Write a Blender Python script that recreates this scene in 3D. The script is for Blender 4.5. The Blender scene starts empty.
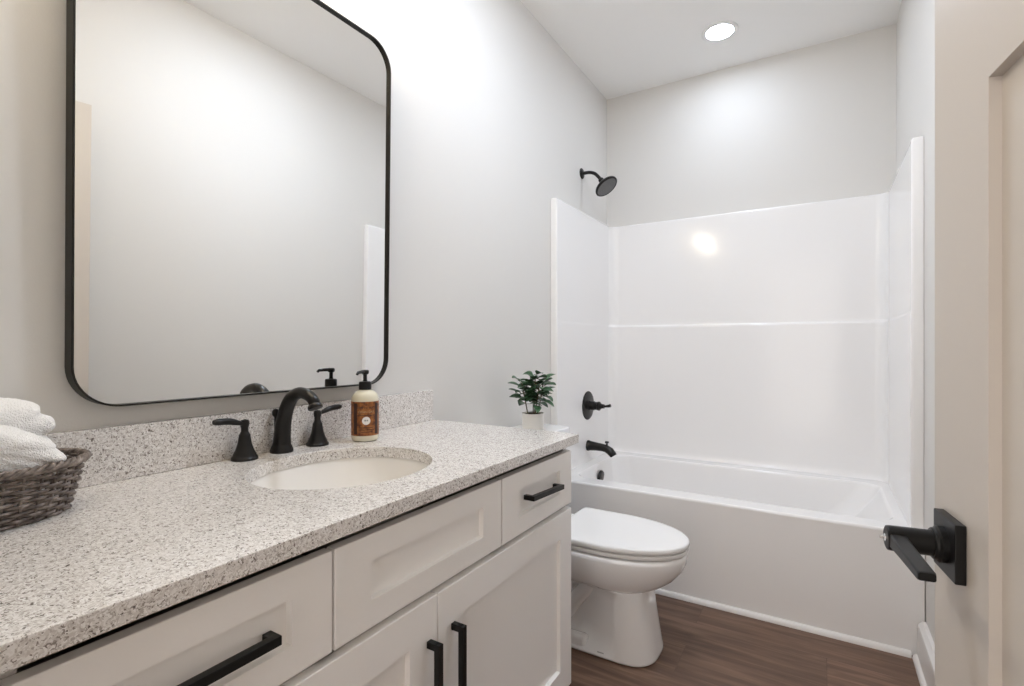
import bpy, bmesh, math, random
from mathutils import Vector, Matrix
PI = math.pi
random.seed(7)
S = bpy.context.scene
C = S.collection

# ------------------------------------------------------------------ camera, world, exposure
F_PX, YAW, CX, EYE = 509.5, 0.5463, 1.205, 1.13
cam = bpy.data.cameras.new('camera')
cam.sensor_width = 36.0
cam.lens = 36.0 * F_PX / 1024
cam.shift_y = 2.0 / 1024
cam.clip_start = 0.02
co = bpy.data.objects.new('camera', cam)
co.location = (CX, 0, EYE)
co.rotation_euler = (PI / 2, 0, YAW)
C.objects.link(co)
S.camera = co
DOWNLIGHT, VANITY, FILL, SKY = 77.0, 36.5, 148.0, 2.3      # strengths of the lamps, of the added fill light and of the bright hall outside the doorway
w = bpy.data.worlds.new('world')
w.use_nodes = True
w.node_tree.nodes['Background'].inputs[0].default_value = (1.09, 1.0, .93, 1)
w.node_tree.nodes['Background'].inputs[1].default_value = SKY
S.world = w
S.view_settings.view_transform = 'Standard'
S.view_settings.look = 'None'
S.view_settings.gamma = 1.0
S.view_settings.use_curve_mapping = False
S.view_settings.exposure = 0.0
S.cycles.use_denoising = True
S.cycles.max_bounces = 12
S.cycles.diffuse_bounces = 8
S.cycles.sample_clamp_indirect = 6.0
S.cycles.caustics_reflective = False
S.cycles.caustics_refractive = False


# ------------------------------------------------------------------ materials
def new_mat(name):
    m = bpy.data.materials.new(name)
    m.use_nodes = True
    nt = m.node_tree
    return m, nt, nt.nodes, nt.links, nt.nodes['Principled BSDF']


def mat(name, col, rough=0.5, metal=0.0, spec=0.5, coat=0.0, bump=None, var=0.0, trans=0.0, sss=0.0):
    m, nt, N, L, b = new_mat(name)
    b.inputs['Base Color'].default_value = (*col, 1)
    b.inputs['Roughness'].default_value = rough
    b.inputs['Metallic'].default_value = metal
    b.inputs['Specular IOR Level'].default_value = spec
    b.inputs['Coat Weight'].default_value = coat
    b.inputs['Coat Roughness'].default_value = 0.08
    if sss:
        b.inputs['Subsurface Weight'].default_value = sss
        b.inputs['Subsurface Radius'].default_value = (0.01, 0.01, 0.01)
    tc = N.new('ShaderNodeTexCoord')
    if var:
        n = N.new('ShaderNodeTexNoise')
        n.inputs['Scale'].default_value = 9
        n.inputs['Detail'].default_value = 4
        L.new(tc.outputs['Object'], n.inputs['Vector'])
        r = N.new('ShaderNodeValToRGB')
        r.color_ramp.elements[0].color = (*[c * (1 - var) for c in col], 1)
        r.color_ramp.elements[1].color = (*[min(1, c * (1 + var)) for c in col], 1)
        r.color_ramp.elements[0].position = 0.3
        r.color_ramp.elements[1].position = 0.7
        L.new(n.outputs['Fac'], r.inputs[0])
        L.new(r.outputs[0], b.inputs['Base Color'])
    if bump:
        n = N.new('ShaderNodeTexNoise')
        n.inputs['Scale'].default_value = bump[0]
        n.inputs['Detail'].default_value = 3
        L.new(tc.outputs['Object'], n.inputs['Vector'])
        bp = N.new('ShaderNodeBump')
        bp.inputs['Strength'].default_value = bump[1]
        bp.inputs['Distance'].default_value = bump[2]
        L.new(n.outputs['Fac'], bp.inputs['Height'])
        L.new(bp.outputs[0], b.inputs['Normal'])
    return m


def emis(name, col, strength):
    m, nt, N, L, b = new_mat(name)
    b.inputs['Base Color'].default_value = (0.9, 0.9, 0.9, 1)
    b.inputs['Emission Color'].default_value = (*col, 1)
    b.inputs['Emission Strength'].default_value = strength
    return m


def ramp(N, stops):
    r = N.new('ShaderNodeValToRGB')
    e = r.color_ramp.elements
    while len(e) < len(stops):
        e.new(0.5)
    for k, (p, c) in enumerate(stops):
        e[k].position = p
        e[k].color = (*c, 1)
    return r


def quartz():
    m, nt, N, L, b = new_mat('speckled_quartz')
    tc = N.new('ShaderNodeTexCoord')
    nz = N.new('ShaderNodeTexNoise')
    nz.inputs['Scale'].default_value = 160
    nz.inputs['Detail'].default_value = 2
    L.new(tc.outputs['Object'], nz.inputs['Vector'])
    mx = N.new('ShaderNodeMixRGB')
    mx.inputs[0].default_value = 0.012
    L.new(tc.outputs['Object'], mx.inputs[1])
    L.new(nz.outputs['Color'], mx.inputs[2])
    v = N.new('ShaderNodeTexVoronoi')
    v.inputs['Scale'].default_value = 430
    L.new(mx.outputs[0], v.inputs['Vector'])
    sep = N.new('ShaderNodeSeparateColor')
    L.new(v.outputs['Color'], sep.inputs[0])
    r = ramp(N, [(0.0, (.20, .17, .155)), (.06, (.32, .285, .26)), (.14, (.49, .455, .425)), (.28, (.62, .585, .555)), (.60, (.73, .70, .67)), (.9, (.84, .82, .80))])
    L.new(sep.outputs[0], r.inputs[0])
    v2 = N.new('ShaderNodeTexVoronoi')
    v2.inputs['Scale'].default_value = 230
    L.new(mx.outputs[0], v2.inputs['Vector'])
    s2 = N.new('ShaderNodeSeparateColor')
    L.new(v2.outputs['Color'], s2.inputs[0])
    lt = N.new('ShaderNodeMath')
    lt.operation = 'LESS_THAN'
    lt.inputs[1].default_value = 0.055
    L.new(s2.outputs[1], lt.inputs[0])
    near = N.new('ShaderNodeMath')
    near.operation = 'LESS_THAN'
    near.inputs[1].default_value = 0.42
    L.new(v2.outputs['Distance'], near.inputs[0])
    mu = N.new('ShaderNodeMath')
    mu.operation = 'MULTIPLY'
    L.new(lt.outputs[0], mu.inputs[0])
    L.new(near.outputs[0], mu.inputs[1])
    m2 = N.new('ShaderNodeMixRGB')
    m2.inputs[2].default_value = (.15, .13, .115, 1)
    L.new(mu.outputs[0], m2.inputs[0])
    L.new(r.outputs[0], m2.inputs[1])
    L.new(m2.outputs[0], b.inputs['Base Color'])
    b.inputs['Roughness'].default_value = 0.20
    b.inputs['Specular IOR Level'].default_value = 0.85
    return m


def wood_floor():
    m, nt, N, L, b = new_mat('dark_wood_planks')
    tc = N.new('ShaderNodeTexCoord')
    br = N.new('ShaderNodeTexBrick')
    br.offset = 0.37
    br.inputs['Scale'].default_value = 1.0
    br.inputs['Brick Width'].default_value = 1.22
    br.inputs['Row Height'].default_value = 0.18
    br.inputs['Mortar Size'].default_value = 0.0012
    br.inputs['Mortar Smooth'].default_value = 0.2
    br.inputs['Color1'].default_value = (0.35, 0.35, 0.35, 1)
    br.inputs['Color2'].default_value = (0.75, 0.75, 0.75, 1)
    br.inputs['Mortar'].default_value = (0.05, 0.05, 0.05, 1)
    L.new(tc.outputs['Object'], br.inputs['Vector'])
    mp = N.new('ShaderNodeMapping')
    mp.inputs['Scale'].default_value = (1.1, 14, 1)
    L.new(tc.outputs['Object'], mp.inputs['Vector'])
    sh = N.new('ShaderNodeVectorMath')
    sh.operation = 'MULTIPLY_ADD'
    sh.inputs[1].default_value = (7, 3, 5)
    L.new(br.outputs['Color'], sh.inputs[0])
    L.new(mp.outputs[0], sh.inputs[2])
    n = N.new('ShaderNodeTexNoise')
    n.inputs['Scale'].default_value = 2.2
    n.inputs['Detail'].default_value = 8
    n.inputs['Roughness'].default_value = 0.62
    n.inputs['Distortion'].default_value = 0.6
    L.new(sh.outputs[0], n.inputs['Vector'])
    r = ramp(N, [(.25, (.060, .031, .019)), (.48, (.130, .073, .047)), (.60, (.185, .108, .072)), (.78, (.245, .150, .104))])
    L.new(n.outputs['Fac'], r.inputs[0])
    mx = N.new('ShaderNodeMixRGB')
    mx.blend_type = 'OVERLAY'
    mx.inputs[0].default_value = 0.35
    L.new(r.outputs[0], mx.inputs[1])
    L.new(br.outputs['Color'], mx.inputs[2])
    L.new(mx.outputs[0], b.inputs['Base Color'])
    b.inputs['Roughness'].default_value = 0.42
    bp = N.new('ShaderNodeBump')
    bp.inputs['Strength'].default_value = 0.25
    bp.inputs['Distance'].default_value = 0.002
    L.new(n.outputs['Fac'], bp.inputs['Height'])
    L.new(bp.outputs[0], b.inputs['Normal'])
    return m


def label_mat():
    m, nt, N, L, b = new_mat('amber_paper_label')
    tc = N.new('ShaderNodeTexCoord')
    n = N.new('ShaderNodeTexNoise')
    n.inputs['Scale'].default_value = 90
    n.inputs['Detail'].default_value = 5
    L.new(tc.outputs['Object'], n.inputs['Vector'])
    r = ramp(N, [(.35, (.10, .030, .010)), (.5, (.26, .085, .018)), (.68, (.40, .15, .035))])
    L.new(n.outputs['Fac'], r.inputs[0])
    L.new(r.outputs[0], b.inputs['Base Color'])
    b.inputs['Roughness'].default_value = 0.45
    return m


def towel_mat():
    return mat('white_terry', (.93, .925, .92), .95, spec=.1, bump=(420, .9, .004))


def wicker_mat():
    m, nt, N, L, b = new_mat('grey_brown_wicker')
    tc = N.new('ShaderNodeTexCoord')
    n = N.new('ShaderNodeTexNoise')
    n.inputs['Scale'].default_value = 70
    n.inputs['Detail'].default_value = 5
    L.new(tc.outputs['Object'], n.inputs['Vector'])
    r = ramp(N, [(.3, (.055, .042, .036)), (.52, (.19, .155, .135)), (.72, (.40, .35, .315))])
    L.new(n.outputs['Fac'], r.inputs[0])
    L.new(r.outputs[0], b.inputs['Base Color'])
    b.inputs['Roughness'].default_value = 0.6
    return m


def leaf_mat():
    m, nt, N, L, b = new_mat('dark_green_leaf')
    tc = N.new('ShaderNodeTexCoord')
    n = N.new('ShaderNodeTexNoise')
    n.inputs['Scale'].default_value = 45
    L.new(tc.outputs['Object'], n.inputs['Vector'])
    r = ramp(N, [(.35, (.018, .055, .022)), (.55, (.04, .105, .045)), (.75, (.10, .20, .10))])
    L.new(n.outputs['Fac'], r.inputs[0])
    L.new(r.outputs[0], b.inputs['Base Color'])
    b.inputs['Roughness'].default_value = 0.38
    return m


M = dict(
    wall=mat('greige_wall_paint', (.695, .680, .655), .6, spec=.25, bump=(260, .12, .002)),
    ceiling=mat('white_ceiling_paint', (.86, .855, .845), .8, spec=.2, bump=(200, .15, .002)),
    trim=mat('white_trim_paint', (.76, .74, .72), .38),
    door=mat('satin_door_paint', (.55, .51, .47), .42, bump=(120, .05, .001)),
    cabinet=mat('white_cabinet_lacquer', (.90, .885, .87), .36),
    gap=mat('shadow_gap_wood', (.62, .60, .58), .6),
    quartz=quartz(),
    floor=wood_floor(),
    acrylic=mat('white_acrylic', (.845, .835, .83), .13, spec=.4, coat=.08),
    porcelain=mat('white_porcelain', (.88, .88, .885), .08, coat=.5),
    sink=mat('white_sink_glaze', (.84, .82, .79), .1, coat=.3),
    seat=mat('white_seat_plastic', (.84, .84, .84), .22),
    black=mat('matte_black_metal', (.007, .007, .007), .36, metal=.0, spec=.22),
    bronze=mat('dark_bronze_metal', (.009, .008, .0075), .32, metal=.0, spec=.3),
    nozzle=mat('grey_rubber_nozzles', (.15, .15, .155), .5),
    frame=mat('black_mirror_frame', (.012, .011, .009), .4, spec=.25),
    glass=mat('mirror_silver', (.93, .93, .92), .0, metal=1.0),
    chrome=mat('polished_chrome', (.8, .8, .8), .12, metal=1.0),
    bottle=mat('cream_soap_plastic', (.70, .66, .53), .25, sss=.15),
    pump=mat('black_pump_plastic', (.008, .008, .008), .35, spec=.3),
    label=label_mat(),
    ink=mat('dark_brown_ink', (.035, .012, .008), .5),
    tan=mat('tan_ink', (.50, .33, .16), .5),
    white=mat('white_print', (.82, .80, .78), .5),
    pot=mat('white_ceramic_pot', (.78, .765, .74), .45),
    soil=mat('dark_soil', (.05, .03, .02), .95, var=.5, bump=(150, 1, .01)),
    leaf=leaf_mat(),
    stem=mat('brown_green_stem', (.09, .075, .04), .6),
    wicker=wicker_mat(),
    towel=towel_mat(),
    mark=mat('grey_print', (.30, .30, .31), .5),
    plastic=mat('white_fitting', (.78, .78, .77), .5),
    lens=emis('lit_downlight_lens', (.89, 1.0, 1.17), DOWNLIGHT),
    globe=emis('lit_opal_glass', (1.17, 1.0, .74), VANITY),
    fill=emis('lit_fill_lens', (.90, 1.0, 1.16), FILL),  # lens of the added ceiling light
)


# ------------------------------------------------------------------ helpers
def tag(o, label, cat, group=None, kind=None):
    o['label'] = label
    o['category'] = cat
    if group:
        o['group'] = group
    if kind:
        o['kind'] = kind
    return o


def root_loc(o):
    while o.parent:
        o = o.parent
    return o


def obj(name, bm, m, parent=None, smooth=40, local=False, loc=None, weighted=True):
    """Link a bmesh as one mesh object. World coordinates unless local."""
    bmesh.ops.recalc_face_normals(bm, faces=bm.faces)
    me = bpy.data.meshes.new(name)
    o = bpy.data.objects.new(name, me)
    C.objects.link(o)
    if parent:
        o.parent = parent
        if not local:
            bmesh.ops.translate(bm, vec=-root_loc(parent).location, verts=bm.verts)
    elif loc:
        o.location = loc
        if not local:
            bmesh.ops.translate(bm, vec=-Vector(loc), verts=bm.verts)
    bm.to_mesh(me)
    bm.free()
    me.materials.append(m)
    if smooth:
        me.shade_smooth()
        me.set_sharp_from_angle(angle=math.radians(smooth))
        if weighted:
            wn = o.modifiers.new('weighted_normals', 'WEIGHTED_NORMAL')
            wn.keep_sharp = True
            wn.weight = 90
    return o


def thing(name, label, cat, loc, rotz=0, group=None, kind=None):
    o = bpy.data.objects.new(name, None)
    o.empty_display_size = 0.05
    C.objects.link(o)
    o.location = loc
    o.rotation_euler = (0, 0, rotz)
    return tag(o, label, cat, group, kind)


def BM():
    return bmesh.new()


def box(bm, lo, hi, bev=0.0, seg=2, mtx=None):
    v = [bm.verts.new((x, y, z)) for x in (lo[0], hi[0]) for y in (lo[1], hi[1]) for z in (lo[2], hi[2])]
    fs = [(0, 1, 3, 2), (4, 6, 7, 5), (0, 4, 5, 1), (2, 3, 7, 6), (0, 2, 6, 4), (1, 5, 7, 3)]
    faces = [bm.faces.new([v[i] for i in f]) for f in fs]
    geom = v
    if bev:
        es = list({e for f in faces for e in f.edges})
        r = bmesh.ops.bevel(bm, geom=es, offset=bev, segments=seg, profile=0.5, affect='EDGES')
        geom = list({x for f in r['faces'] for x in f.verts} | {x for x in v if x.is_valid})
    if mtx is not None:
        bmesh.ops.transform(bm, matrix=mtx, verts=[x for x in geom if x.is_valid])
    return bm


def loft(bm, rings, cap0=True, cap1=True, closed=True):
    vs = [[bm.verts.new(p) for p in r] for r in rings]
    n = len(rings[0])
    for a, b in zip(vs, vs[1:]):
        for i in range(n if closed else n - 1):
            j = (i + 1) % n
            bm.faces.new((a[i], a[j], b[j], b[i]))
    if cap0:
        bm.faces.new(vs[0][::-1])
    if cap1:
        bm.faces.new(vs[-1])
    return vs


def frames(path):
    P = [Vector(p) for p in path]
    T = []
    for i in range(len(P)):
        a = P[max(i - 1, 0)]
        b = P[min(i + 1, len(P) - 1)]
        T.append((b - a).normalized())
    up = Vector((0, 0, 1)) if abs(T[0].z) < .9 else Vector((1, 0, 0))
    n = (up - T[0] * up.dot(T[0])).normalized()
    out = []
    for p, t in zip(P, T):
        n = (n - t * n.dot(t)).normalized()
        out.append((p, n, t.cross(n)))
    return out


def tube(bm, path, rad, seg=16, caps=True):
    fr = frames(path)
    rs = []
    for i, (p, n, b) in enumerate(fr):
        r = rad[i] if isinstance(rad, (list, tuple)) else rad
        rs.append([p + n * r * math.cos(2 * PI * k / seg) + b * r * math.sin(2 * PI * k / seg) for k in range(seg)])
    loft(bm, rs, caps, caps)
    return bm


def lathe(bm, prof, org=(0, 0, 0), axis='z', seg=40, mtx=None):
    """prof: list of (radius, height); revolved round axis through org."""
    rs = []
    for r, h in prof:
        ring = []
        for k in range(seg):
            a = 2 * PI * k / seg
            c, s = r * math.cos(a), r * math.sin(a)
            p = {'z': (c, s, h), 'x': (h, c, s), 'y': (c, h, s)}[axis]
            p = Vector(p)
            if mtx is not None:
                p = mtx @ p
            ring.append(p + Vector(org))
        rs.append(ring)
    loft(bm, rs)
    return bm


def spline(pts, n=8):
    """Catmull-Rom through points."""
    P = [Vector(p) for p in pts]
    P = [P[0] * 2 - P[1]] + P + [P[-1] * 2 - P[-2]]
    out = []
    for i in range(1, len(P) - 2):
        a, b, c, d = P[i - 1:i + 3]
        for k in range(n):
            t = k / n
            out.append(0.5 * ((2 * b) + (c - a) * t + (2 * a - 5 * b + 4 * c - d) * t * t + (3 * b - a - 3 * c + d) * t ** 3))
    out.append(P[-2])
    return out


def rrect(a0, a1, b0, b1, r, n=8):
    """Rounded rectangle as 2-D points."""
    out = []
    for cx, cy, a in ((a1 - r, b1 - r, 0), (a0 + r, b1 - r, 90), (a0 + r, b0 + r, 180), (a1 - r, b0 + r, 270)):
        for k in range(n + 1):
            t = math.radians(a + 90 * k / n)
            out.append((cx + r * math.cos(t), cy + r * math.sin(t)))
    return out


def orient(d):
    """Matrix that turns +z into direction d."""
    return Vector(d).normalized().to_track_quat('Z', 'Y').to_matrix().to_4x4()


# ------------------------------------------------------------------ room
W, D, H = 1.524, 3.18, 2.74
YN = 0.05                                  # room face of the near wall, with the doorway the camera stands in
T = .12
DX0, DX1, DH = 0.655, 1.440, 2.075         # doorway


def struct(name, bm, m, label, cat, loc=None):
    o = obj(name, bm, m, smooth=30, loc=loc)
    return tag(o, label, cat, kind='structure')


struct('floor', box(BM(), (-T, -1.6, -.08), (W + T, D + T, 0)), M['floor'], 'dark brown wood plank floor beneath the toilet', 'floor')
struct('ceiling', box(BM(), (-T, -1.6, H), (W + T, D + T, H + .1)), M['ceiling'], 'white ceiling around the recessed light', 'ceiling')
struct('wall_left', box(BM(), (-T, -1.6, 0), (0, D + T, H)), M['wall'], 'pale greige wall behind the mirror and vanity', 'wall')
struct('wall_right', box(BM(), (W, -1.6, 0), (W + T, D + T, H)), M['wall'], 'pale greige wall behind the open door', 'wall')
struct('wall_back', box(BM(), (0, D, 0), (W, D + T, H)), M['wall'], 'pale grey wall above the tub surround', 'wall')
b = BM()
box(b, (0, YN - T, 0), (DX0, YN, H))
box(b, (DX1, YN - T, 0), (W, YN, H))
box(b, (DX0, YN - T, DH), (DX1, YN, H))
struct('wall_front', b, M['wall'], 'pale greige wall with the doorway', 'wall')


def profile_run(bm, pts, axis, a0, a1):
    """Extrude a 2-D profile (u,z) along axis y or x."""
    def P(u, z, t):
        return (u, t, z) if axis == 'y' else (t, u, z)
    loft(bm, [[P(u, z, a0) for u, z in pts], [P(u, z, a1) for u, z in pts]])


bb = [(W, 0), (W - .026, 0), (W - .026, .115), (W - .023, .128), (W - .016, .134), (W - .012, .14), (W, .14)]
b = BM()
profile_run(b, bb, 'y', YN + .001, 2.322)
struct('baseboard_right', b, M['trim'], 'white baseboard along the wall behind the open door', 'baseboard')
sh = [(W - .026, 0)] + [(W - .026 - .014 * math.cos(math.radians(a)), .019 * math.sin(math.radians(a))) for a in range(0, 91, 15)]
b = BM()
profile_run(b, sh, 'y', YN + .001, 2.322)
struct('trim_1', b, M['trim'], 'white quarter-round shoe moulding below the baseboard', 'trim')
b = BM()
profile_run(b, [(0, 0), (.014, 0), (.014, .115), (.011, .128), (.006, .134), (.004, .14), (0, .14)], 'y', 1.425, 2.322)
struct('baseboard_left', b, M['trim'], 'white baseboard behind the toilet', 'baseboard')
yq = 2.3345
b = BM()
profile_run(b, [(yq, 0)] + [(yq - .016 * math.cos(math.radians(a)), .020 * math.sin(math.radians(a))) for a in range(0, 91, 15)], 'x', .016, W - .042)
struct('trim_2', b, M['trim'], 'white strip of moulding along the foot of the tub', 'trim')
# casing round the doorway, room side
b = BM()
box(b, (DX0 - .06, YN, 0), (DX0, YN + .012, DH + .06), .003)
box(b, (DX0, YN, DH), (DX1, YN + .012, DH + .06), .003)
box(b, (DX1, YN, 0), (DX1 + .055, YN + .012, DH + .06), .003)
struct('trim_3', b, M['trim'], 'white casing around the doorway', 'trim')

# ------------------------------------------------------------------ recessed light and added fill light
LX, LY = .757, 2.79
t = thing('recessed_light', 'round lit recessed light in the ceiling above the tub', 'ceiling light', (LX, LY, H))
b = BM()
R0, R1 = .088, .066
prof = [(R0, -.0005), (R0, -.004), (R0 - .004, -.0065), (R1 + .006, -.0065), (R1, -.0045), (R1, -.0005)]
rs = [[(LX + r * math.cos(2 * PI * k / 48), LY + r * math.sin(2 * PI * k / 48), H + h) for k in range(48)] for r, h in prof]
loft(b, rs + [rs[0]], False, False)
bmesh.ops.remove_doubles(b, verts=b.verts, dist=1e-6)
obj('trim_ring', b, M['plastic'], t)
obj('lens', lathe(BM(), [(R1 - .0005, -.0005), (R1 - .0005, -.003), (R1 - .006, -.0042)], (LX, LY, H), seg=48), M['lens'], t)

t = thing('fill_light', 'added square white fan with a lit lens on the ceiling above the toilet', 'fan light', (.75, 1.5, H))  # ceiling light added out of view to brighten walls and cabinets
obj('grille', box(BM(), (.59, 1.34, H - .016), (.91, 1.66, H - .0005), .006), M['plastic'], t)
obj('fill_lens', box(BM(), (.66, 1.41, H - .024), (.84, 1.59, H - .0165), .003), M['fill'], t)

# ------------------------------------------------------------------ vanity light above the mirror (just above the picture)
VZ, VY = 2.30, .62
t = thing('vanity_light', 'black bar light with three opal globes above the mirror', 'wall light', (0, VY, VZ))
obj('backplate', box(BM(), (.0005, VY - .11, VZ - .055), (.02, VY + .11, VZ + .055), .006), M['black'], t)
obj('bar', box(BM(), (.139, VY - .25, VZ - .011), (.161, VY + .25, VZ + .011), .004), M['black'], t)
for s in (-1, 1):
    obj('bracket', tube(BM(), [(.018, VY + s * .06, VZ), (.141, VY + s * .06, VZ)], .009), M['black'], t)
for k in (-1, 0, 1):
    y = VY + k * .215
    h = obj('lamp_holder', lathe(BM(), [(.018, 0), (.026, -.012), (.03, -.03), (.03, -.034)], (.150, y, VZ - .009), seg=24), M['black'], t)
    obj('globe', lathe(BM(), [(.055 * math.sin(math.radians(a)), -.085 + .055 * math.cos(math.radians(a))) for a in range(28, 180, 8)] + [(.002, -.14)], (.150, y, VZ - .009), seg=28), M['globe'], h)

# ------------------------------------------------------------------ mirror
MY0, MY1, MZ0, MZ1, MR = .377, 1.166, 1.010, 2.058, .080
t = thing('wall_mirror', 'large black framed mirror with rounded corners on the wall above the vanity', 'mirror', (.005, (MY0 + MY1) / 2, MZ0))
t.rotation_euler = (0, math.radians(.78), math.radians(-.6))
hw, hh = (MY1 - MY0) / 2, MZ1 - MZ0


def mloop(ins, x):
    return [(x, p, q) for p, q in rrect(-hw + ins, hw - ins, ins, hh - ins, MR - ins, 12)]


b = BM()
loft(b, [mloop(.0045, .0005), mloop(0, .0005), mloop(0, .0315), mloop(.0006, .0325), mloop(.0036, .0325), mloop(.0041, .0315), mloop(.0041, .016)], False, False)
obj('frame', b, M['frame'], t, local=True)
b = BM()
loft(b, [mloop(.0030, .014), mloop(.0030, .0235)])
obj('mirror_glass', b, M['glass'], t, local=True)

# ------------------------------------------------------------------ vanity
XF, Y0V, Y1V = .560, .154, 1.406            # door faces, cabinet ends
t = thing('vanity_cabinet', 'white shaker vanity cabinet with black bar pulls under the quartz top', 'cabinet', (.28, .78, 0))
b = BM()
TH = .019
box(b, (.004, Y0V, .10), (XF - TH - .001, Y0V + .018, .8335))
box(b, (.004, Y1V - .018, .10), (XF - TH - .001, Y1V, .8335))
box(b, (.004, Y0V + .018, .10), (XF - TH - .001, Y1V - .018, .118))
box(b, (.004, Y0V + .018, .118), (.010, Y1V - .018, .8335))
# face frame
xa, xb = XF - TH - .02, XF - TH - .001
for z0, z1 in ((.118, .14), (.62, .675), (.765, .800)):
    box(b, (xa, Y0V + .018, z0), (xb, Y1V - .018, z1))
for y0, y1 in ((Y0V + .018, Y0V + .03), (.51, .55), (.995, 1.035), (.765, .797), (Y1V - .03, Y1V - .018)):
    box(b, (xa, y0, .14), (xb, y1, .795) if not (.7 < y0 < .8) else (xb, y1, .62))
obj('carcass', b, M['gap'], t)
obj('toe_kick', box(BM(), (.45, Y0V + .002, 0), (.468, Y1V - .002, .0995)), M['cabinet'], t)


def shaker(y0, y1, z0, z1, stile, rail, dep=.011, bev=.0014):
    bm = BM()
    x0, x1 = XF - TH, XF

    def rect(x, ins, a0=y0, a1=y1, c0=z0, c1=z1):
        return [(x, a0 + ins, c0 + ins), (x, a1 - ins, c0 + ins), (x, a1 - ins, c1 - ins), (x, a0 + ins, c1 - ins)]
    i = (y0 + stile, y1 - stile, z0 + rail, z1 - rail)
    loft(bm, [rect(x0, 0), rect(x1 - bev, 0), rect(x1 - bev * .3, bev * .3), rect(x1, bev), rect(x1, 0, *i), rect(x1 - .0012, .0004, *i), rect(x1 - dep, .0016, *i)])
    return bm


def pull(parent, c, length, vert, tilt=0.0, reach=.026):
    """Square bar pull on a face at x = c.x."""
    bm = BM()
    s = .0065
    hl = length / 2
    box(bm, (reach - 2 * s, -hl, -s), (reach, hl, s), .0012)
    for k in (-1, 1):
        box(bm, (0, k * (hl - s) - s, -s + .0003), (reach - s, k * (hl - s) + s, s - .0003), .0008)
    R = Matrix.Rotation(PI / 2, 4, 'X') if vert else Matrix.Rotation(math.radians(tilt), 4, 'X')
    bmesh.ops.transform(bm, matrix=Matrix.Translation(c) @ R, verts=bm.verts)
    return obj('handle', bm, M['black'], parent, smooth=30)


ZD0, ZD1 = .656, .813                        # drawer row
ZB0, ZB1 = .112, .641                        # doors
PX = XF - .009
d = obj('drawer', shaker(Y0V + .001, .5275, ZD0, ZD1, .070, .045), M['cabinet'], t, smooth=0)
pull(d, Vector((PX, .328, .728)), .205, False)
obj('drawer_panel', shaker(.5325, 1.0125, ZD0, ZD1, .075, .045), M['cabinet'], t, smooth=0)
d = obj('drawer', shaker(1.018, Y1V - .001, ZD0, ZD1, .075, .045), M['cabinet'], t, smooth=0)
pull(d, Vector((PX, 1.222, .7335)), .178, False, -3.5, .031)
d = obj('door', shaker(Y0V + .001, .7785, ZB0, ZB1, .078, .072), M['cabinet'], t, smooth=0)
pull(d, Vector((XF, .753, .563 - .1025)), .205, True, 0, .031)
d = obj('door', shaker(.782, Y1V - .001, ZB0, ZB1, .075, .072), M['cabinet'], t, smooth=0)
pull(d, Vector((XF, .828, .563 - .1025)), .205, True, 0, .031)

# countertop: slab with an oval cut-out, backsplash as its part
CZ, CT, CXF, CY0, CY1 = .862, .027, .578, YN + .003, 1.420
SX, SY, SA, SB = .292, .783, .182, .204      # sink opening
t = thing('countertop', 'speckled beige quartz countertop with an oval sink opening on the white vanity', 'countertop', (.28, .78, CZ - CT))
b = BM()
angs = sorted([2 * PI * k / 112 for k in range(112)] + [math.atan2(y - SY, x - SX) % (2 * PI) for x in (.001, CXF) for y in (CY0, CY1)])


def rect_hit(a, ins=0):
    c, s = math.cos(a), math.sin(a)
    tx = ((CXF - ins - SX) / c if c > 0 else (.001 - SX) / c) if abs(c) > 1e-9 else 1e9
    ty = ((CY1 - ins - SY) / s if s > 0 else (CY0 - SY) / s) if abs(s) > 1e-9 else 1e9
    k = min(tx, ty)
    return SX + c * k, SY + s * k


def outer(ins, z):
    lst = []
    for a in angs:
        x, y = rect_hit(a)
        x = min(x, CXF - ins)
        y = min(y, CY1 - ins)
        lst.append((x, y, z))
    return lst


def hole(grow, z):
    return [(SX + (SA + grow) * math.cos(a), SY + (SB + grow) * math.sin(a), z) for a in angs]


loft(b, [hole(0, CZ - CT), hole(0, CZ - .003), hole(.0012, CZ - .0008), hole(.003, CZ), outer(.003, CZ), outer(.0008, CZ - .0008), outer(0, CZ - .003), outer(0, CZ - CT + .001), outer(.001, CZ - CT), hole(0, CZ - CT)], False, False)
bmesh.ops.remove_doubles(b, verts=b.verts, dist=1e-6)
obj('slab', b, M['quartz'], t, smooth=35)
tag(obj('backsplash', box(BM(), (.001, CY0, CZ + .0003), (.020, CY1 - .012, CZ + .107), .0015), M['quartz'], loc=(.01, .74, CZ)), 'speckled beige quartz backsplash strip standing on the countertop against the wall', 'backsplash')

# sink
t = thing('sink', 'white oval sink set under the quartz countertop', 'sink', (SX, SY, .66))
b = BM()


def ell(k, z, dx=0):
    return [(SX + dx + (SA + k) * math.cos(2 * PI * i / 72), SY + (SB + k) * math.sin(2 * PI * i / 72), z) for i in range(72)]


zt = CZ - CT - .0005
loft(b, [ell(.03, zt - .012), ell(.03, zt), ell(.004, zt), ell(.001, zt - .006), ell(-.004, zt - .03), ell(-.016, zt - .07), ell(-.04, zt - .105), ell(-.08, zt - .13), ell(-.13, zt - .142), ell(-.158, zt - .146)], False, True)
obj('basin', b, M['sink'], t, smooth=50)
obj('drain', lathe(BM(), [(.026, 0), (.026, .002), (.018, .0035), (.006, .0045), (.001, .0045)], (SX, SY, zt - .1455)), M['bronze'], t)

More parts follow.
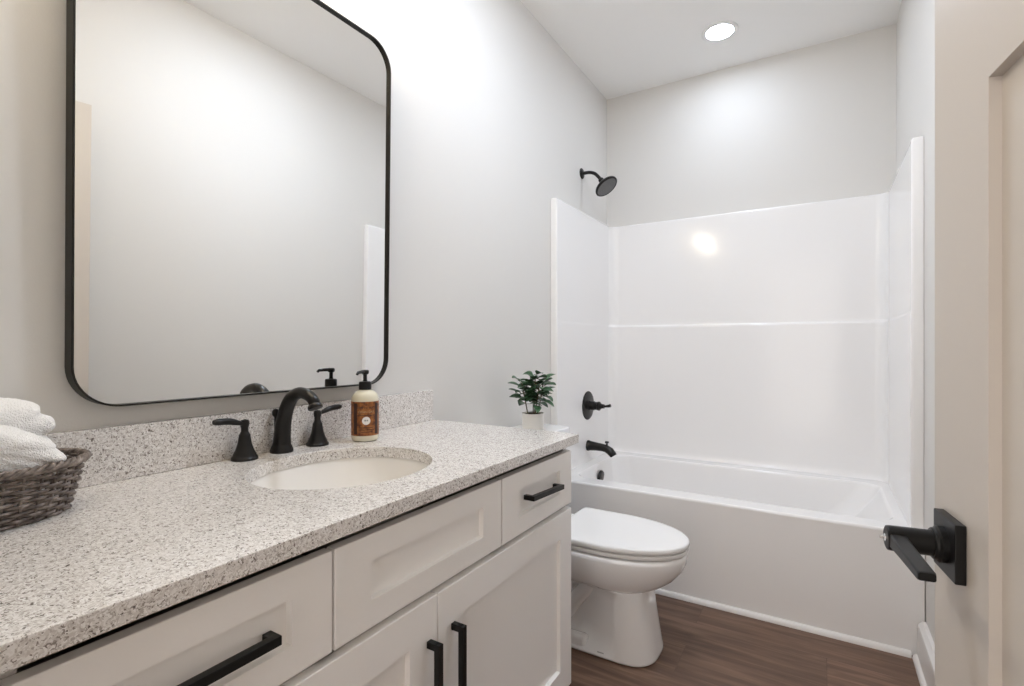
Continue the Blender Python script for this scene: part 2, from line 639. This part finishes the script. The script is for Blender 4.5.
# ------------------------------------------------------------------ faucet (three pieces on the deck)
t = thing('faucet', 'dark bronze widespread faucet with two lever handles behind the sink', 'faucet', (.047, .79, CZ))
fx, fy = .0475, .792
b = BM()
lathe(b, [(.027, 0), (.027, .006), (.0252, .009), (.0245, .013), (.022, .018), (.021, .021)], (fx, fy, CZ + .0002))
path = spline([(fx, fy, CZ + .015), (fx + .003, fy, CZ + .05), (fx + .013, fy, CZ + .095), (fx + .036, fy, CZ + .134), (fx + .068, fy, CZ + .151), (fx + .100, fy, CZ + .148), (fx + .121, fy, CZ + .136), (fx + .127, fy, CZ + .124)], 8)
n = len(path)
tube(b, path, [.0215 - .008 * min(1, i / (n * .62)) for i in range(n)], 24)
dv = (path[-1] - path[-2]).normalized()
lathe(b, [(.0135, -.004), (.0165, 0), (.0175, .004), (.0165, .008), (.012, .008)], path[-1], mtx=orient(dv), seg=24)
obj('spout', b, M['bronze'], t)
b = BM()
tube(b, [(.031, fy - .006, CZ + .0005), (.031, fy - .006, CZ + .092)], .0035, 10)
lathe(b, [(.005, .088), (.008, .093), (.0085, .10), (.006, .106), (.001, .108)], (.031, fy - .006, CZ), seg=20)
obj('lift_rod', b, M['bronze'], t)
for y, s in ((.695, -1), (.897, 1)):
    hx = .049
    b = BM()
    lathe(b, [(.029, 0), (.029, .005), (.0255, .009), (.0245, .013), (.020, .022), (.0155, .036), (.0125, .054), (.0125, .057), (.0105, .060), (.008, .066), (.008, .074), (.0095, .078), (.0105, .086), (.008, .092), (.001, .094)], (hx, y, CZ + .0002), seg=32)
    h = obj('handle', b, M['bronze'], t)
    b = BM()
    tube(b, spline([(hx, y, CZ + .082), (hx + .002, y + s * .014, CZ + .087), (hx + .003, y + s * .04, CZ + .094), (hx + .004, y + s * .074, CZ + .096)], 6),
         [.0055, .0055, .005, .005, .005, .005, .0055, .006, .0065, .007, .0072, .0075, .0075, .0075, .0075, .0075, .0072, .007, .005], 14)
    obj('lever', b, M['bronze'], h)

# ------------------------------------------------------------------ soap bottle
bx, by = .104, 1.013
t = thing('soap_bottle', 'cream pump soap bottle with brown label beside the faucet', 'soap dispenser', (bx, by, CZ))
z0 = CZ + .0003
RB = .0375
obj('bottle_body', lathe(BM(), [(.030, 0), (.0345, .002), (.0368, .008), (RB, .014), (RB, .112), (.0365, .122), (.032, .131), (.024, .138), (.016, .141), (.0155, .147)], (bx, by, z0)), M['bottle'], t)
b = BM()
RL = RB + .0005
rs = [[(bx + r * math.cos(2 * PI * k / 64), by + r * math.sin(2 * PI * k / 64), z0 + z) for k in range(64)] for r, z in ((RB - .0002, .017), (RL, .017), (RL, .111), (RB - .0002, .111))]
loft(b, rs, False, False)
lab = obj('paper_label', b, M['label'], t)
FA = math.atan2(0 - by, CX - bx) + .08            # label faces the room
def wrap(bm, r, zc, fa=FA):
    for v in bm.verts:
        a = fa + v.co.x / r
        rr = r + v.co.z
        v.co = Vector((bx + rr * math.cos(a), by + rr * math.sin(a), z0 + zc + v.co.y))
    return bm


def text_bm(s, size, depth=.0002):
    cu = bpy.data.curves.new('t', 'FONT')
    cu.body = s
    cu.size = size
    cu.align_x = 'CENTER'
    cu.align_y = 'CENTER'
    cu.extrude = depth
    cu.resolution_u = 3
    o = bpy.data.objects.new('t', cu)
    C.objects.link(o)
    me = bpy.data.meshes.new_from_object(o.evaluated_get(bpy.context.evaluated_depsgraph_get()))
    bpy.data.objects.remove(o)
    bpy.data.curves.remove(cu)
    bm = BM()
    bm.from_mesh(me)
    bpy.data.meshes.remove(me)
    return bm


def patch(w_, h_, n=16):
    bm = BM()
    vs = [[bm.verts.new((-w_ / 2 + w_ * i / n, yy, .0002)) for i in range(n + 1)] for yy in (-h_ / 2, h_ / 2)]
    for i in range(n):
        bm.faces.new((vs[0][i], vs[0][i + 1], vs[1][i + 1], vs[1][i]))
    r = bmesh.ops.extrude_face_region(bm, geom=list(bm.faces))
    bmesh.ops.translate(bm, vec=(0, 0, .00025), verts=[v for v in r['geom'] if isinstance(v, bmesh.types.BMVert)])
    return bm


obj('lettering', wrap(text_bm("MRS. MEYER'S", .0085), RL + .0002, .094), M['ink'], lab, smooth=0)
obj('lettering', wrap(text_bm('CLEAN DAY', .0085), RL + .0002, .083), M['tan'], lab, smooth=0)
b = BM()
for wd, zc in ((.05, .0735), (.036, .040), (.044, .034), (.03, .028)):
    q = wrap(patch(wd, .0016), RL, zc)
    me = bpy.data.meshes.new('q')
    q.to_mesh(me)
    q.free()
    b.from_mesh(me)
    bpy.data.meshes.remove(me)
for s in (-1, 1):
    q = patch(.011, .086, 6)
    bmesh.ops.translate(q, vec=(s * .031, 0, 0), verts=q.verts)
    wrap(q, RL, .064)
    me = bpy.data.meshes.new('q')
    q.to_mesh(me)
    q.free()
    b.from_mesh(me)
    bpy.data.meshes.remove(me)
obj('label_print', b, M['ink'], lab, smooth=0)
q = BM()
bmesh.ops.create_circle(q, cap_ends=True, segments=32, radius=.0112)
bmesh.ops.subdivide_edges(q, edges=q.edges, cuts=1)
bmesh.ops.translate(q, vec=(0, 0, .0006), verts=q.verts)
bmesh.ops.triangulate(q, faces=q.faces)
em = obj('round_emblem', wrap(q, RL, .059), M['white'], lab, smooth=0)
b = BM()
for dx in (-.0028, .0028):
    q = patch(.0042, .0042, 2)
    bmesh.ops.translate(q, vec=(dx, .0008, .0006), verts=q.verts)
    wrap(q, RL, .059)
    me = bpy.data.meshes.new('q')
    q.to_mesh(me)
    q.free()
    b.from_mesh(me)
    bpy.data.meshes.remove(me)
obj('emblem_mark', b, M['mark'], lab, smooth=0)
b = BM()
lathe(b, [(.0168, .1425), (.0172, .144), (.0172, .162), (.015, .165), (.007, .166), (.0055, .169), (.0055, .184), (.009, .186), (.0105, .189), (.0105, .195), (.008, .1975), (.001, .198)], (bx, by, z0), seg=28)
nd = Vector((.28, -.96, 0)).normalized()
pz = Vector((bx, by, z0 + .1925))
tube(b, [pz, pz + nd * .02, pz + nd * .036 + Vector((0, 0, -.001)), pz + nd * .041 + Vector((0, 0, -.006))], [.0052, .0048, .0042, .0036], 12)
obj('pump', b, M['pump'], t)

# ------------------------------------------------------------------ potted plant
px, py, CZP, PS = .166, 1.880, .7665, 1.30
t = thing('potted_plant', 'small leafy green plant in a white pot on the toilet tank lid', 'plant', (px, py, CZP))


def grow(bm):
    bmesh.ops.transform(bm, matrix=Matrix.Translation((px, py, CZP)) @ Matrix.Scale(PS, 4) @ Matrix.Translation((-px, -py, -CZP)), verts=bm.verts)
    return bm


obj('pot', grow(lathe(BM(), [(.032, 0), (.0340, .0012), (.0350, .004), (.0355, .058), (.035, .0595), (.0335, .0595), (.033, .058), (.0325, .052)], (px, py, CZP + .0003), seg=48)), M['pot'], t)
obj('soil', grow(lathe(BM(), [(.0323, .046), (.0322, .0555), (.02, .0585), (.001, .059)], (px, py, CZP), seg=32)), M['soil'], t)
b = BM()
lf = BM()
rng = random.Random(11)


def leaf(bm, p, d, L, wd, droop):
    d = d.normalized()
    side = d.cross(Vector((0, 0, 1)))
    if side.length < .1:
        side = Vector((1, 0, 0))
    side.normalize()
    side = (side + Vector((0, 0, rng.uniform(-.45, .45)))).normalized()
    nrm = side.cross(d).normalized()
    rows = []
    n = 7
    for i in range(n + 1):
        s = i / n
        ww = wd * (math.sin(PI * min(1, s * .97 + .02)) ** .62) * (1 - .25 * s)
        c = p + d * L * s - Vector((0, 0, 1)) * droop * L * s * s
        rows.append([c + side * ww * k + nrm * (abs(k) * ww * .35) for k in (-1, -.5, 0, .5, 1)])
    vs = [[bm.verts.new(q) for q in r] for r in rows]
    for a, c in zip(vs, vs[1:]):
        for i in range(4):
            bm.faces.new((a[i], a[i + 1], c[i + 1], c[i]))


for k, (ax, ay, hgt, ox, oy) in enumerate(((-.008, -.018, .105, -.012, -.02), (.006, .0, .13, .004, -.004), (.004, .018, .11, .012, .022), (-.004, .008, .12, -.016, .01), (.012, -.008, .10, .022, -.014))):
    base = Vector((px + ax, py + ay, CZP + .053))
    top = Vector((px + ax + ox, py + ay + oy, CZP + .053 + hgt * .98))
    mid = (base + top) / 2 + Vector((rng.uniform(-.004, .004), rng.uniform(-.004, .004), 0))
    tube(b, spline([base, mid, top], 5), .0019, 7)
    nl = 16
    for i in range(nl):
        s = .36 + .64 * i / (nl - 1)
        p = base.lerp(top, s)
        a = i * 2.4 + k * 1.3 + rng.uniform(-.3, .3)
        el = .15 + .75 * max(0, s - .55) + rng.uniform(-.25, .25)
        dr = Vector((math.cos(a) * math.cos(el), math.sin(a) * math.cos(el), math.sin(el)))
        st = p + dr * rng.uniform(.008, .018)
        tube(b, [p, st], .0008, 5)
        leaf(lf, st, dr, rng.uniform(.034, .046), rng.uniform(.0135, .0185), rng.uniform(.1, .45))
obj('stems', grow(b), M['stem'], t)
fo = obj('foliage', grow(lf), M['leaf'], t, smooth=60, weighted=False)
md = fo.modifiers.new('thickness', 'SOLIDIFY')
md.thickness = .0006

# ------------------------------------------------------------------ wicker basket and towels
BX, BY = .120, .232
t = thing('wicker_basket', 'oval grey brown wicker basket of white towels on the countertop', 'basket', (BX, BY, CZ))
zb, HB = CZ + .0012, .080


def bell(s):
    """semi-axes at height fraction s"""
    return .078 + .014 * s ** .9, .110 + .020 * s ** .9


rng = random.Random(3)
NST = 34
b = BM()
for row in range(15):
    s = (row + .4) / 14.6
    ax, ay = bell(s)
    pts = []
    n = NST * 6
    for i in range(n):
        a = 2 * PI * i / n
        off = .0034 * math.sin(NST / 2 * a + PI * (row % 2)) if True else 0
        zz = zb + HB * s + .0006 * math.sin(a * 5 + row)
        pts.append(Vector((BX + (ax + off) * math.cos(a), BY + (ay + off) * math.sin(a), zz)))
    seg = 6
    rs = []
    for i in range(n):
        p = pts[i]
        tg = (pts[(i + 1) % n] - pts[i - 1]).normalized()
        nn = Vector((0, 0, 1))
        bb_ = tg.cross(nn)
        r = .0024
        rs.append([p + nn * r * 1.05 * math.cos(2 * PI * k / seg) + bb_ * r * math.sin(2 * PI * k / seg) for k in range(seg)])
    loft(b, rs + [rs[0]], False, False)
bmesh.ops.remove_doubles(b, verts=b.verts, dist=1e-6)
obj('woven_wall', b, M['wicker'], t, smooth=60)
b = BM()
for i in range(NST):
    a = 2 * PI * (i + .5) / NST
    tube(b, [(BX + bell(s)[0] * math.cos(a), BY + bell(s)[1] * math.sin(a), zb + HB * s) for s in (0, .25, .5, .75, 1.0)], .0018, 6)
obj('stakes', b, M['wicker'], t, smooth=60)
b = BM()
for st in range(3):                       # braided rim
    n = 240
    rs = []
    pts = []
    for i in range(n):
        a = 2 * PI * i / n
        ph = a * 22 + st * 2 * PI / 3
        ax, ay = bell(1.03)
        off = .004 + .0035 * math.cos(ph)
        pts.append(Vector((BX + (ax + off) * math.cos(a), BY + (ay + off) * math.sin(a), zb + HB + .0012 + .0038 * math.sin(ph))))
    for i in range(n):
        tg = (pts[(i + 1) % n] - pts[i - 1]).normalized()
        nn = Vector((0, 0, 1))
        nn = (nn - tg * nn.dot(tg)).normalized()
        bb_ = tg.cross(nn)
        rs.append([pts[i] + (nn * math.cos(2 * PI * k / 7) + bb_ * math.sin(2 * PI * k / 7)) * .0033 for k in range(7)])
    loft(b, rs + [rs[0]], False, False)
bmesh.ops.remove_doubles(b, verts=b.verts, dist=1e-6)
obj('braided_rim', b, M['wicker'], t, smooth=60)
b = BM()
loft(b, [[(BX + (.076 + k) * math.cos(2 * PI * i / 48), BY + (.108 + k) * math.sin(2 * PI * i / 48), z) for i in range(48)] for k, z in ((0, CZ + .0004), (.001, CZ + .003), (-.002, CZ + .006))])
obj('basket_floor', b, M['wicker'], t)


def towel(c, size, rot, seed, label, layers=4):
    """A folded washcloth: soft layered pad."""
    rg = random.Random(seed)
    L, Wd, Ht = size
    bm = BM()
    nu, nv = 40, 64
    rings = []
    for i in range(nu + 1):
        u = -1 + 2 * i / nu
        e = (1 - abs(u) ** 5) ** .5 if abs(u) < 1 else 0
        e = max(e, .02)
        ring = []
        for k in range(nv):
            a = 2 * PI * k / nv
            ca, sa = math.cos(a), math.sin(a)
            y = math.copysign(abs(ca) ** .6, ca)
            z = math.copysign(abs(sa) ** .75, sa)
            lay = .5 + .5 * math.cos(z * PI * layers)           # layer pinches on the sides
            side = abs(ca) ** 1.5
            f = 1 - .19 * side * lay ** 3
            ring.append(Vector((u * L / 2 * (1 - .03 * lay * abs(u) ** 3), y * Wd / 2 * f * (.25 + .75 * e), z * Ht / 2 * (.45 + .55 * e) * (1 + .05 * math.sin(3 * u + seed)))))
        rings.append(ring)
    loft(bm, rings)
    M3 = Matrix.Translation(c) @ Matrix.Rotation(rot[2], 4, 'Z') @ Matrix.Rotation(rot[1], 4, 'Y') @ Matrix.Rotation(rot[0], 4, 'X')
    bmesh.ops.transform(bm, matrix=M3, verts=bm.verts)
    o = obj('folded_towel', bm, M['towel'], smooth=80, loc=tuple(c), weighted=False)
    tx = bpy.data.textures.new('towel_%d' % seed, 'CLOUDS')
    tx.noise_scale = .022
    s = o.modifiers.new('subdivide', 'SUBSURF')
    s.levels = s.render_levels = 1
    m = o.modifiers.new('softness', 'DISPLACE')
    m.texture = tx
    m.strength = .007
    m.mid_level = .5
    m.texture_coords = 'LOCAL'
    return tag(o, label, 'towel', 'white towels in the basket')


towel(Vector((.118, .225, .908)), (.120, .170, .062), (.0, 0, .0), 1, 'white folded towel lowest in the basket, showing just above its rim', 2)
towel(Vector((.074, .240, .990)), (.094, .192, .110), (-.10, .06, .05), 2, 'white folded towel at the back of the basket, topmost of the pile', 3)
towel(Vector((.160, .226, .982)), (.084, .212, .070), (-.42, .06, -.05), 3, 'white folded towel at the front of the basket, nearest the counter edge', 3)

# ------------------------------------------------------------------ bathtub
YT = 2.3345
t = thing('bathtub', 'white alcove bathtub with a plain front below the shower walls', 'bathtub', (W / 2, 2.75, 0))
b = BM()


def tl(x0, x1, y0, y1, r, z, n=10):
    return [(x, y, z) for x, y in rrect(x0, x1, y0, y1, r, n)]


X0, X1, YB = .002, W - .002, D - .002
ZR = .452
loft(b, [tl(X0, X1, YT, YB, .004, .004), tl(X0, X1, YT - .001, YB, .004, .10), tl(X0, X1, YT - .006, YB, .004, .40), tl(X0, X1, YT - .009, YB, .006, ZR - .012),
         tl(X0, X1, YT - .0075, YB, .008, ZR - .005), tl(X0 + .001, X1 - .001, YT - .004, YB - .002, .010, ZR - .0015), tl(X0 + .004, X1 - .004, YT + .002, YB - .004, .012, ZR), tl(X0 + .012, X1 - .008, YT + .02, YB - .008, .012, ZR),
         tl(.098, 1.452, 2.425, 3.062, .085, ZR - .001), tl(.104, 1.446, 2.431, 3.056, .085, ZR - .004), tl(.109, 1.438, 2.437, 3.051, .085, ZR - .014),
         tl(.115, 1.41, 2.445, 3.045, .09, ZR - .06), tl(.135, 1.30, 2.465, 3.03, .10, ZR - .20), tl(.16, 1.20, 2.49, 3.01, .11, ZR - .31),
         tl(.20, 1.12, 2.53, 2.97, .12, ZR - .35), tl(.30, 1.02, 2.62, 2.88, .12, ZR - .36)], True, True)
obj('tub_shell', b, M['acrylic'], t, smooth=50)
mo = Matrix.Rotation(math.radians(8), 4, 'Y')
ov = obj('overflow_plate', lathe(BM(), [(.038, -.004), (.038, .004), (.033, .010), (.012, .012), (.001, .012)], (.122, 2.755, .375), axis='x', mtx=mo), M['bronze'], t)

# ------------------------------------------------------------------ shower walls (one-piece surround)
t = thing('shower_surround', 'glossy white three-sided shower wall with a horizontal ledge above the bathtub', 'shower wall', (W / 2, D, ZR))
YS = 2.368
SIDE = .0


def sloop(i, z, rc=.055):
    """U path in plan at inset i from the alcove walls."""
    pts = [(.0015, YS, z)]
    si = .037 + (i - .020) * .15 if i > .0199 else .037 * i / .020      # the ledge runs along the back wall only
    r = min(.008, i * .45)
    xi, xo, yb = si, W - si, D - i
    for k in range(5):
        a = math.radians(90 * k / 4)
        pts.append((xi - r + r * math.sin(a), YS + r - r * math.cos(a), z))
    for k in range(9):
        a = math.radians(90 * k / 8)
        pts.append((xi + rc - rc * math.cos(a), yb - rc + rc * math.sin(a), z))
    for k in range(9):
        a = math.radians(90 * k / 8)
        pts.append((xo - rc + rc * math.sin(a), yb - rc + rc * math.cos(a), z))
    for k in range(5):
        a = math.radians(90 - 90 * k / 4)
        pts.append((xo + r - r * math.sin(a), YS + r - r * math.cos(a), z))
    pts.append((W - .0015, YS, z))
    return pts


b = BM()
ZT = 1.893
lv = [(.052, ZR + .0004), (.044, ZR + .003), (.038, ZR + .010), (.035, ZR + .022), (.034, ZR + .04), (.034, 1.236), (.0335, 1.243), (.031, 1.2485), (.026, 1.2515), (.0215, 1.2535), (.020, 1.259), (.020, 1.27), (.020, ZT - .02), (.020, ZT - .008), (.0185, ZT - .002), (.015, ZT), (.004, ZT)]
rs = [sloop(i, z) for i, z in lv]
# closing wall-side ring
def wall_loop(z):
    n = len(rs[0])
    p = []
    for q in rs[0]:
        p.append(q)
    out = []
    for k, q in enumerate(rs[0]):
        if k == 0:
            out.append((.0015, YS, z))
        elif k < 6:
            out.append((.0015, YS + .001 * k, z))
        elif k < 15:
            out.append((.0015, D - .03 + .0035 * (k - 6), z) if k < 10 else (.0015 + .008 * (k - 10), D - .0015, z))
        elif k < 24:
            out.append((W - .0015 - .008 * (19 - k), D - .0015, z) if k < 20 else (W - .0015, D - .0015 - .0035 * (k - 19), z))
        elif k < 29:
            out.append((W - .0015, YS + .001 * (29 - k), z))
        else:
            out.append((W - .0015, YS, z))
    return out


vs = loft(b, rs + [wall_loop(ZT), wall_loop(ZR + .0004)], False, False, closed=False)
obj('wall_panels', b, M['acrylic'], t, smooth=50)

# ------------------------------------------------------------------ shower fittings
fyc = 2.768
t = thing('shower_fitting', 'dark round shower head on a bent arm high on the left wall', 'shower head', (0, fyc, 2.136))
obj('flange', lathe(BM(), [(.031, .0006), (.031, .003), (.026, .008), (.016, .011), (.011, .012)], (0, fyc, 2.136), axis='x'), M['bronze'], t)
pth = spline([(.006, fyc, 2.136), (.05, fyc, 2.134), (.082, fyc, 2.122), (.106, fyc, 2.098), (.120, fyc, 2.078)], 7)
obj('arm', tube(BM(), pth, .0098, 16), M['bronze'], t)
hd = Vector((.62, -.10, -.80)).normalized()
p0 = Vector((.118, fyc, 2.082))
b = BM()
mo = orient(hd)
lathe(b, [(.009, -.006), (.015, 0), (.0165, .008), (.013, .016), (.016, .022), (.030, .034), (.052, .044), (.066, .052), (.070, .058), (.070, .064), (.066, .068), (.062, .068), (.060, .066)], p0, mtx=mo, seg=48)
h = obj('head', b, M['bronze'], t)
b = BM()
lathe(b, [(.0598, .0645), (.0598, .0672), (.02, .0682), (.001, .0682)], p0, mtx=mo, seg=40)
for rr, n in ((.014, 6), (.028, 12), (.042, 18), (.053, 24)):
    for k in range(n):
        a = 2 * PI * k / n
        q = p0 + mo @ Vector((rr * math.cos(a), rr * math.sin(a), 0))
        lathe(b, [(.0024, .067), (.0020, .0705), (.0008, .0712)], q, mtx=mo, seg=6)
obj('spray_face', b, M['nozzle'], h)

XS = .0385
t = thing('shower_valve', 'dark round shower valve plate with a lever on the white wall below the shower head', 'shower valve', (XS, fyc, .778))
obj('escutcheon', lathe(BM(), [(.083, .0006), (.083, .004), (.079, .0075), (.05, .0105), (.034, .012), (.030, .013)], (XS, fyc, .778), axis='x', seg=48), M['bronze'], t)
b = BM()
lathe(b, [(.030, .010), (.029, .016), (.026, .018), (.026, .042), (.023, .045), (.023, .062), (.026, .064), (.026, .074), (.018, .080), (.013, .088), (.012, .10), (.012, .102)], (XS, fyc, .778), axis='x', seg=32)
tube(b, [(XS + .098, fyc, .778), (XS + .112, fyc, .779), (XS + .128, fyc, .782), (XS + .140, fyc, .785)], [.007, .0065, .0085, .0095], 14)
obj('handle', b, M['bronze'], t)

zs = .545
t = thing('tub_spout', 'dark tub spout with a diverter knob below the round valve plate', 'tub spout', (XS, fyc, zs))
b = BM()
sp = [(.001, 0, .030, .031), (.010, 0, .030, .031), (.014, 0, .026, .028), (.05, -.001, .021, .024), (.09, -.003, .019, .022), (.115, -.008, .020, .022), (.137, -.020, .024, .023), (.153, -.037, .028, .020), (.159, -.044, .028, .017)]
rs = []
for i, (dx, dz, ry, rz) in enumerate(sp):
    a = math.radians([0, 0, 0, 2, 6, 18, 38, 52, 55][i])
    rs.append([(XS + dx + rz * math.sin(th) * math.sin(a), fyc + ry * math.cos(th), zs + dz + rz * math.sin(th) * math.cos(a)) for th in [2 * PI * k / 24 for k in range(24)]])
loft(b, rs)
obj('spout_body', b, M['bronze'], t, smooth=50)
obj('diverter_knob', lathe(BM(), [(.006, -.004), (.006, .015), (.0115, .018), (.012, .023), (.009, .027), (.001, .028)], (XS + .118, fyc, zs + .008), seg=20), M['bronze'], t)

# ------------------------------------------------------------------ toilet
TY = 1.866
t = thing('toilet', 'white elongated toilet with closed lid between the vanity and the bathtub', 'toilet', (.40, TY, 0))


def egg(xb, xf, w_, z, n=64, pb=2.6, pf=2.0, xm=None):
    xm = xb + (xf - xb) * .46 if xm is None else xm
    out = []
    for k in range(n):
        a = 2 * PI * k / n
        c, s = math.cos(a), math.sin(a)
        if c >= 0:
            x = xm + (xf - xm) * abs(c) ** (2 / pf)
            y = math.copysign(abs(s) ** (2 / pf), s) * w_
        else:
            x = xm - (xm - xb) * abs(c) ** (2 / pb)
            y = math.copysign(abs(s) ** (2 / pb), s) * w_
        out.append([x, TY + y, z])
    return out


prof = [(.13, .698, .127, .0005, 3.0), (.13, .703, .130, .005, 3.0), (.13, .702, .129, .012, 3.0), (.135, .697, .127, .035, 3.0), (.14, .688, .124, .09, 3.0), (.14, .678, .121, .15, 3.0), (.14, .669, .118, .21, 3.0), (.14, .665, .117, .238, 2.8),
        (.15, .672, .122, .246, 2.6), (.17, .694, .137, .254, 2.4), (.19, .724, .154, .268, 2.2), (.21, .756, .171, .292, 2.1), (.22, .780, .182, .322, 2.05), (.225, .793, .187, .350, 2.05), (.225, .796, .188, .370, 2.05), (.225, .794, .187, .381, 2.05), (.23, .786, .181, .3875, 2.05)]
b = BM()
rs = []
for xb, xf, w_, z, pf in prof:
    r = egg(xb, xf, w_, z, pf=pf, pb=5.0, xm=.50 if z > .24 else .56, n=128)
    for p in r:
        if .03 < z < .26:                                     # the foot narrows behind the front column
            k = max(0, min(1, (.520 - p[0]) / .014))
            k = k * k * (3 - 2 * k)
            fade = 1 if z < .21 else max(0, (.26 - z) / .05)
            p[1] = TY + (p[1] - TY) * (1 - .48 * k * fade)
    rs.append(r)
loft(b, rs)
for s in (-1, 1):                                             # trapway bulge on both flanks
    tube(b, spline([(.465, TY + s * .055, .235), (.40, TY + s * .062, .16), (.345, TY + s * .060, .085), (.27, TY + s * .058, .09), (.215, TY + s * .054, .18), (.17, TY + s * .05, .22)], 7), .030, 16)
    box(b, (.14, TY + s * .10 - .022, .0005), (.46, TY + s * .10 + .022, .05), .014, 3)
obj('bowl', b, M['porcelain'], t, smooth=60)
b = BM()                                                      # deck under the tank
box(b, (.035, TY - .105, .23), (.30, TY + .105, .384), .03, 4)
obj('tank_deck', b, M['porcelain'], t, smooth=60)


def seat_ring(ins, z, xb=.325):
    o = egg(xb + ins, .803 - ins, .186 - ins, z, pf=2.05, pb=22, xm=.50)
    return o


b = BM()
loft(b, [seat_ring(.020, .3880), seat_ring(.018, .3925), seat_ring(.004, .3930), seat_ring(.002, .397), seat_ring(.003, .4045), seat_ring(.008, .406), seat_ring(.016, .406)])
obj('seat', b, M['seat'], t, smooth=50)
b = BM()
loft(b, [seat_ring(.016, .4065), seat_ring(.014, .4105), seat_ring(.003, .411), seat_ring(0, .415), seat_ring(.0005, .4245), seat_ring(.003, .4285), seat_ring(.008, .4305), seat_ring(.03, .4325), seat_ring(.08, .434)])
ld = obj('lid', b, M['seat'], t, smooth=50)
for s in (-1, 1):
    obj('hinge', box(BM(), (.285, TY + s * .075 - .02, .39), (.335, TY + s * .075 + .02, .424), .008, 3), M['seat'], ld)
b = BM()


def tk(x0, x1, hw_, r, z):
    return [(x, y, z) for x, y in rrect(x0, x1, TY - hw_, TY + hw_, r, 6)]


loft(b, [tk(.05, .20, .175, .03, .3845), tk(.035, .215, .195, .035, .40), tk(.028, .228, .212, .035, .50), tk(.024, .236, .222, .035, .735)])
obj('tank', b, M['porcelain'], t)
b = BM()
loft(b, [tk(.022, .240, .226, .036, .7355), tk(.018, .248, .233, .038, .739), tk(.018, .248, .233, .038, .757), tk(.021, .245, .230, .036, .763), tk(.030, .236, .221, .03, .766)])
obj('tank_lid', b, M['porcelain'], t)
b = BM()
lathe(b, [(.013, 0), (.013, .006), (.008, .010), (.007, .018)], (.2355, TY - .16, .70), axis='x', seg=20)
tube(b, [(.250, TY - .16, .70), (.252, TY - .12, .697), (.252, TY - .09, .693)], [.006, .0055, .007], 12)
obj('flush_lever', b, M['chrome'], t)
# small grey maker's mark low on the foot
b = BM()
xm, ym = .522, TY - .1285
for k in range(6):
    box(b, (-.011 + k * .004, -.0006, -.0022 if k % 2 else -.0017), (-.0085 + k * .004, .0008, .002), 0, 1,
        Matrix.Translation((xm, ym, .0195)) @ Matrix.Rotation(math.radians(2), 4, 'Z'))
obj('maker_mark', b, M['mark'], t, smooth=0)

# ------------------------------------------------------------------ open door, hinged at the right of the doorway
ANG = math.atan2(.134, .991)
FE = Vector((1.3263, .823, 0))                 # free edge, room face
dr = thing('door_1', 'open pale panelled door with a black lever handle standing in front of the right wall', 'door', tuple(FE), kind='structure')
dr.rotation_euler = (0, 0, ANG)
# local frame: -y runs from the free edge to the hinge, -x faces the room, +x the wall
DW, DHT, DT = .762, 2.035, .035
b = BM()
RECT = [(.148, DW - .148, .24, 1.395), (.148, DW - .148, 1.545, 1.885)]


def dface(bm, x, sgn):
    """One face of the door with two sunk panels."""
    ys = [0, RECT[0][0], RECT[0][1], DW]
    zs = [.008, .24, 1.395, 1.545, 1.885, DHT]
    g = {}

    def V(y, z, xx):
        k = (round(y, 5), round(z, 5), round(xx, 5))
        if k not in g:
            g[k] = bm.verts.new((xx, -y, z))
        return g[k]
    for i in range(3):
        for j in range(5):
            if i == 1 and j in (1, 3):
                continue
            bm.faces.new((V(ys[i], zs[j], x), V(ys[i + 1], zs[j], x), V(ys[i + 1], zs[j + 1], x), V(ys[i], zs[j + 1], x)))
    for y0, y1, z0_, z1_ in RECT:
        def rc(ins, xx):
            return [V(y0 + ins, z0_ + ins, xx), V(y1 - ins, z0_ + ins, xx), V(y1 - ins, z1_ - ins, xx), V(y0 + ins, z1_ - ins, xx)]
        A, B_ = rc(0, x), rc(.001, x + sgn * .010)
        for i in range(4):
            j = (i + 1) % 4
            bm.faces.new((A[i], A[j], B_[j], B_[i]))
        bm.faces.new(B_)


dface(b, 0, 1)
dface(b, DT, -1)
bmesh.ops.remove_doubles(b, verts=b.verts, dist=1e-6)
be = [e for e in b.edges if len(e.link_faces) == 1]
bmesh.ops.bridge_loops(b, edges=be)
obj('door_leaf', b, M['door'], dr, smooth=25, local=True)
hy, hz = -.0645, .901
hb = BM()
box(hb, (-.0105, hy - .033, hz - .0325), (-.0003, hy + .033, hz + .0325), .0012)
lathe(hb, [(.0205, -.009), (.0205, -.0165), (.018, -.0185), (.0175, -.021), (.0165, -.022)], (0, hy, hz), axis='x', seg=36)
hn = obj('door_handle', hb, M['black'], dr, local=True, smooth=30)
hb = BM()
lathe(hb, [(.0145, -.020), (.0145, -.062), (.0138, -.0645), (.0115, -.0655)], (0, hy, hz), axis='x', seg=32)
# flat lever blade towards the hinge side
rs = []
for yy, h2, x0, x1 in ((.004, .0080, -.0640, -.0475), (-.012, .0078, -.0642, -.0475), (-.05, .0062, -.0644, -.0480), (-.108, .0048, -.0644, -.0485), (-.111, .0040, -.0638, -.0492)):
    rs.append([(x, hy + yy, hz + z) for x, z in rrect(x0, x1, -h2, h2, .002, 3)])
loft(hb, rs)
obj('lever', hb, M['black'], hn, local=True, smooth=35)
hb = BM()
lathe(hb, [(.0045, -.064), (.0045, -.0665), (.0016, -.067), (.0016, -.0715)], (0, hy, hz), axis='x', seg=14)
obj('lock_pin', hb, M['chrome'], hn, local=True)
hb = BM()
for z in (.20, 1.02, 1.83):
    tube(hb, [(.002, -DW - .004, z - .045), (.002, -DW - .004, z + .045)], .006, 12)
    obj('hinge', hb, M['black'], dr, local=True)
    hb = BM()
hb.free()
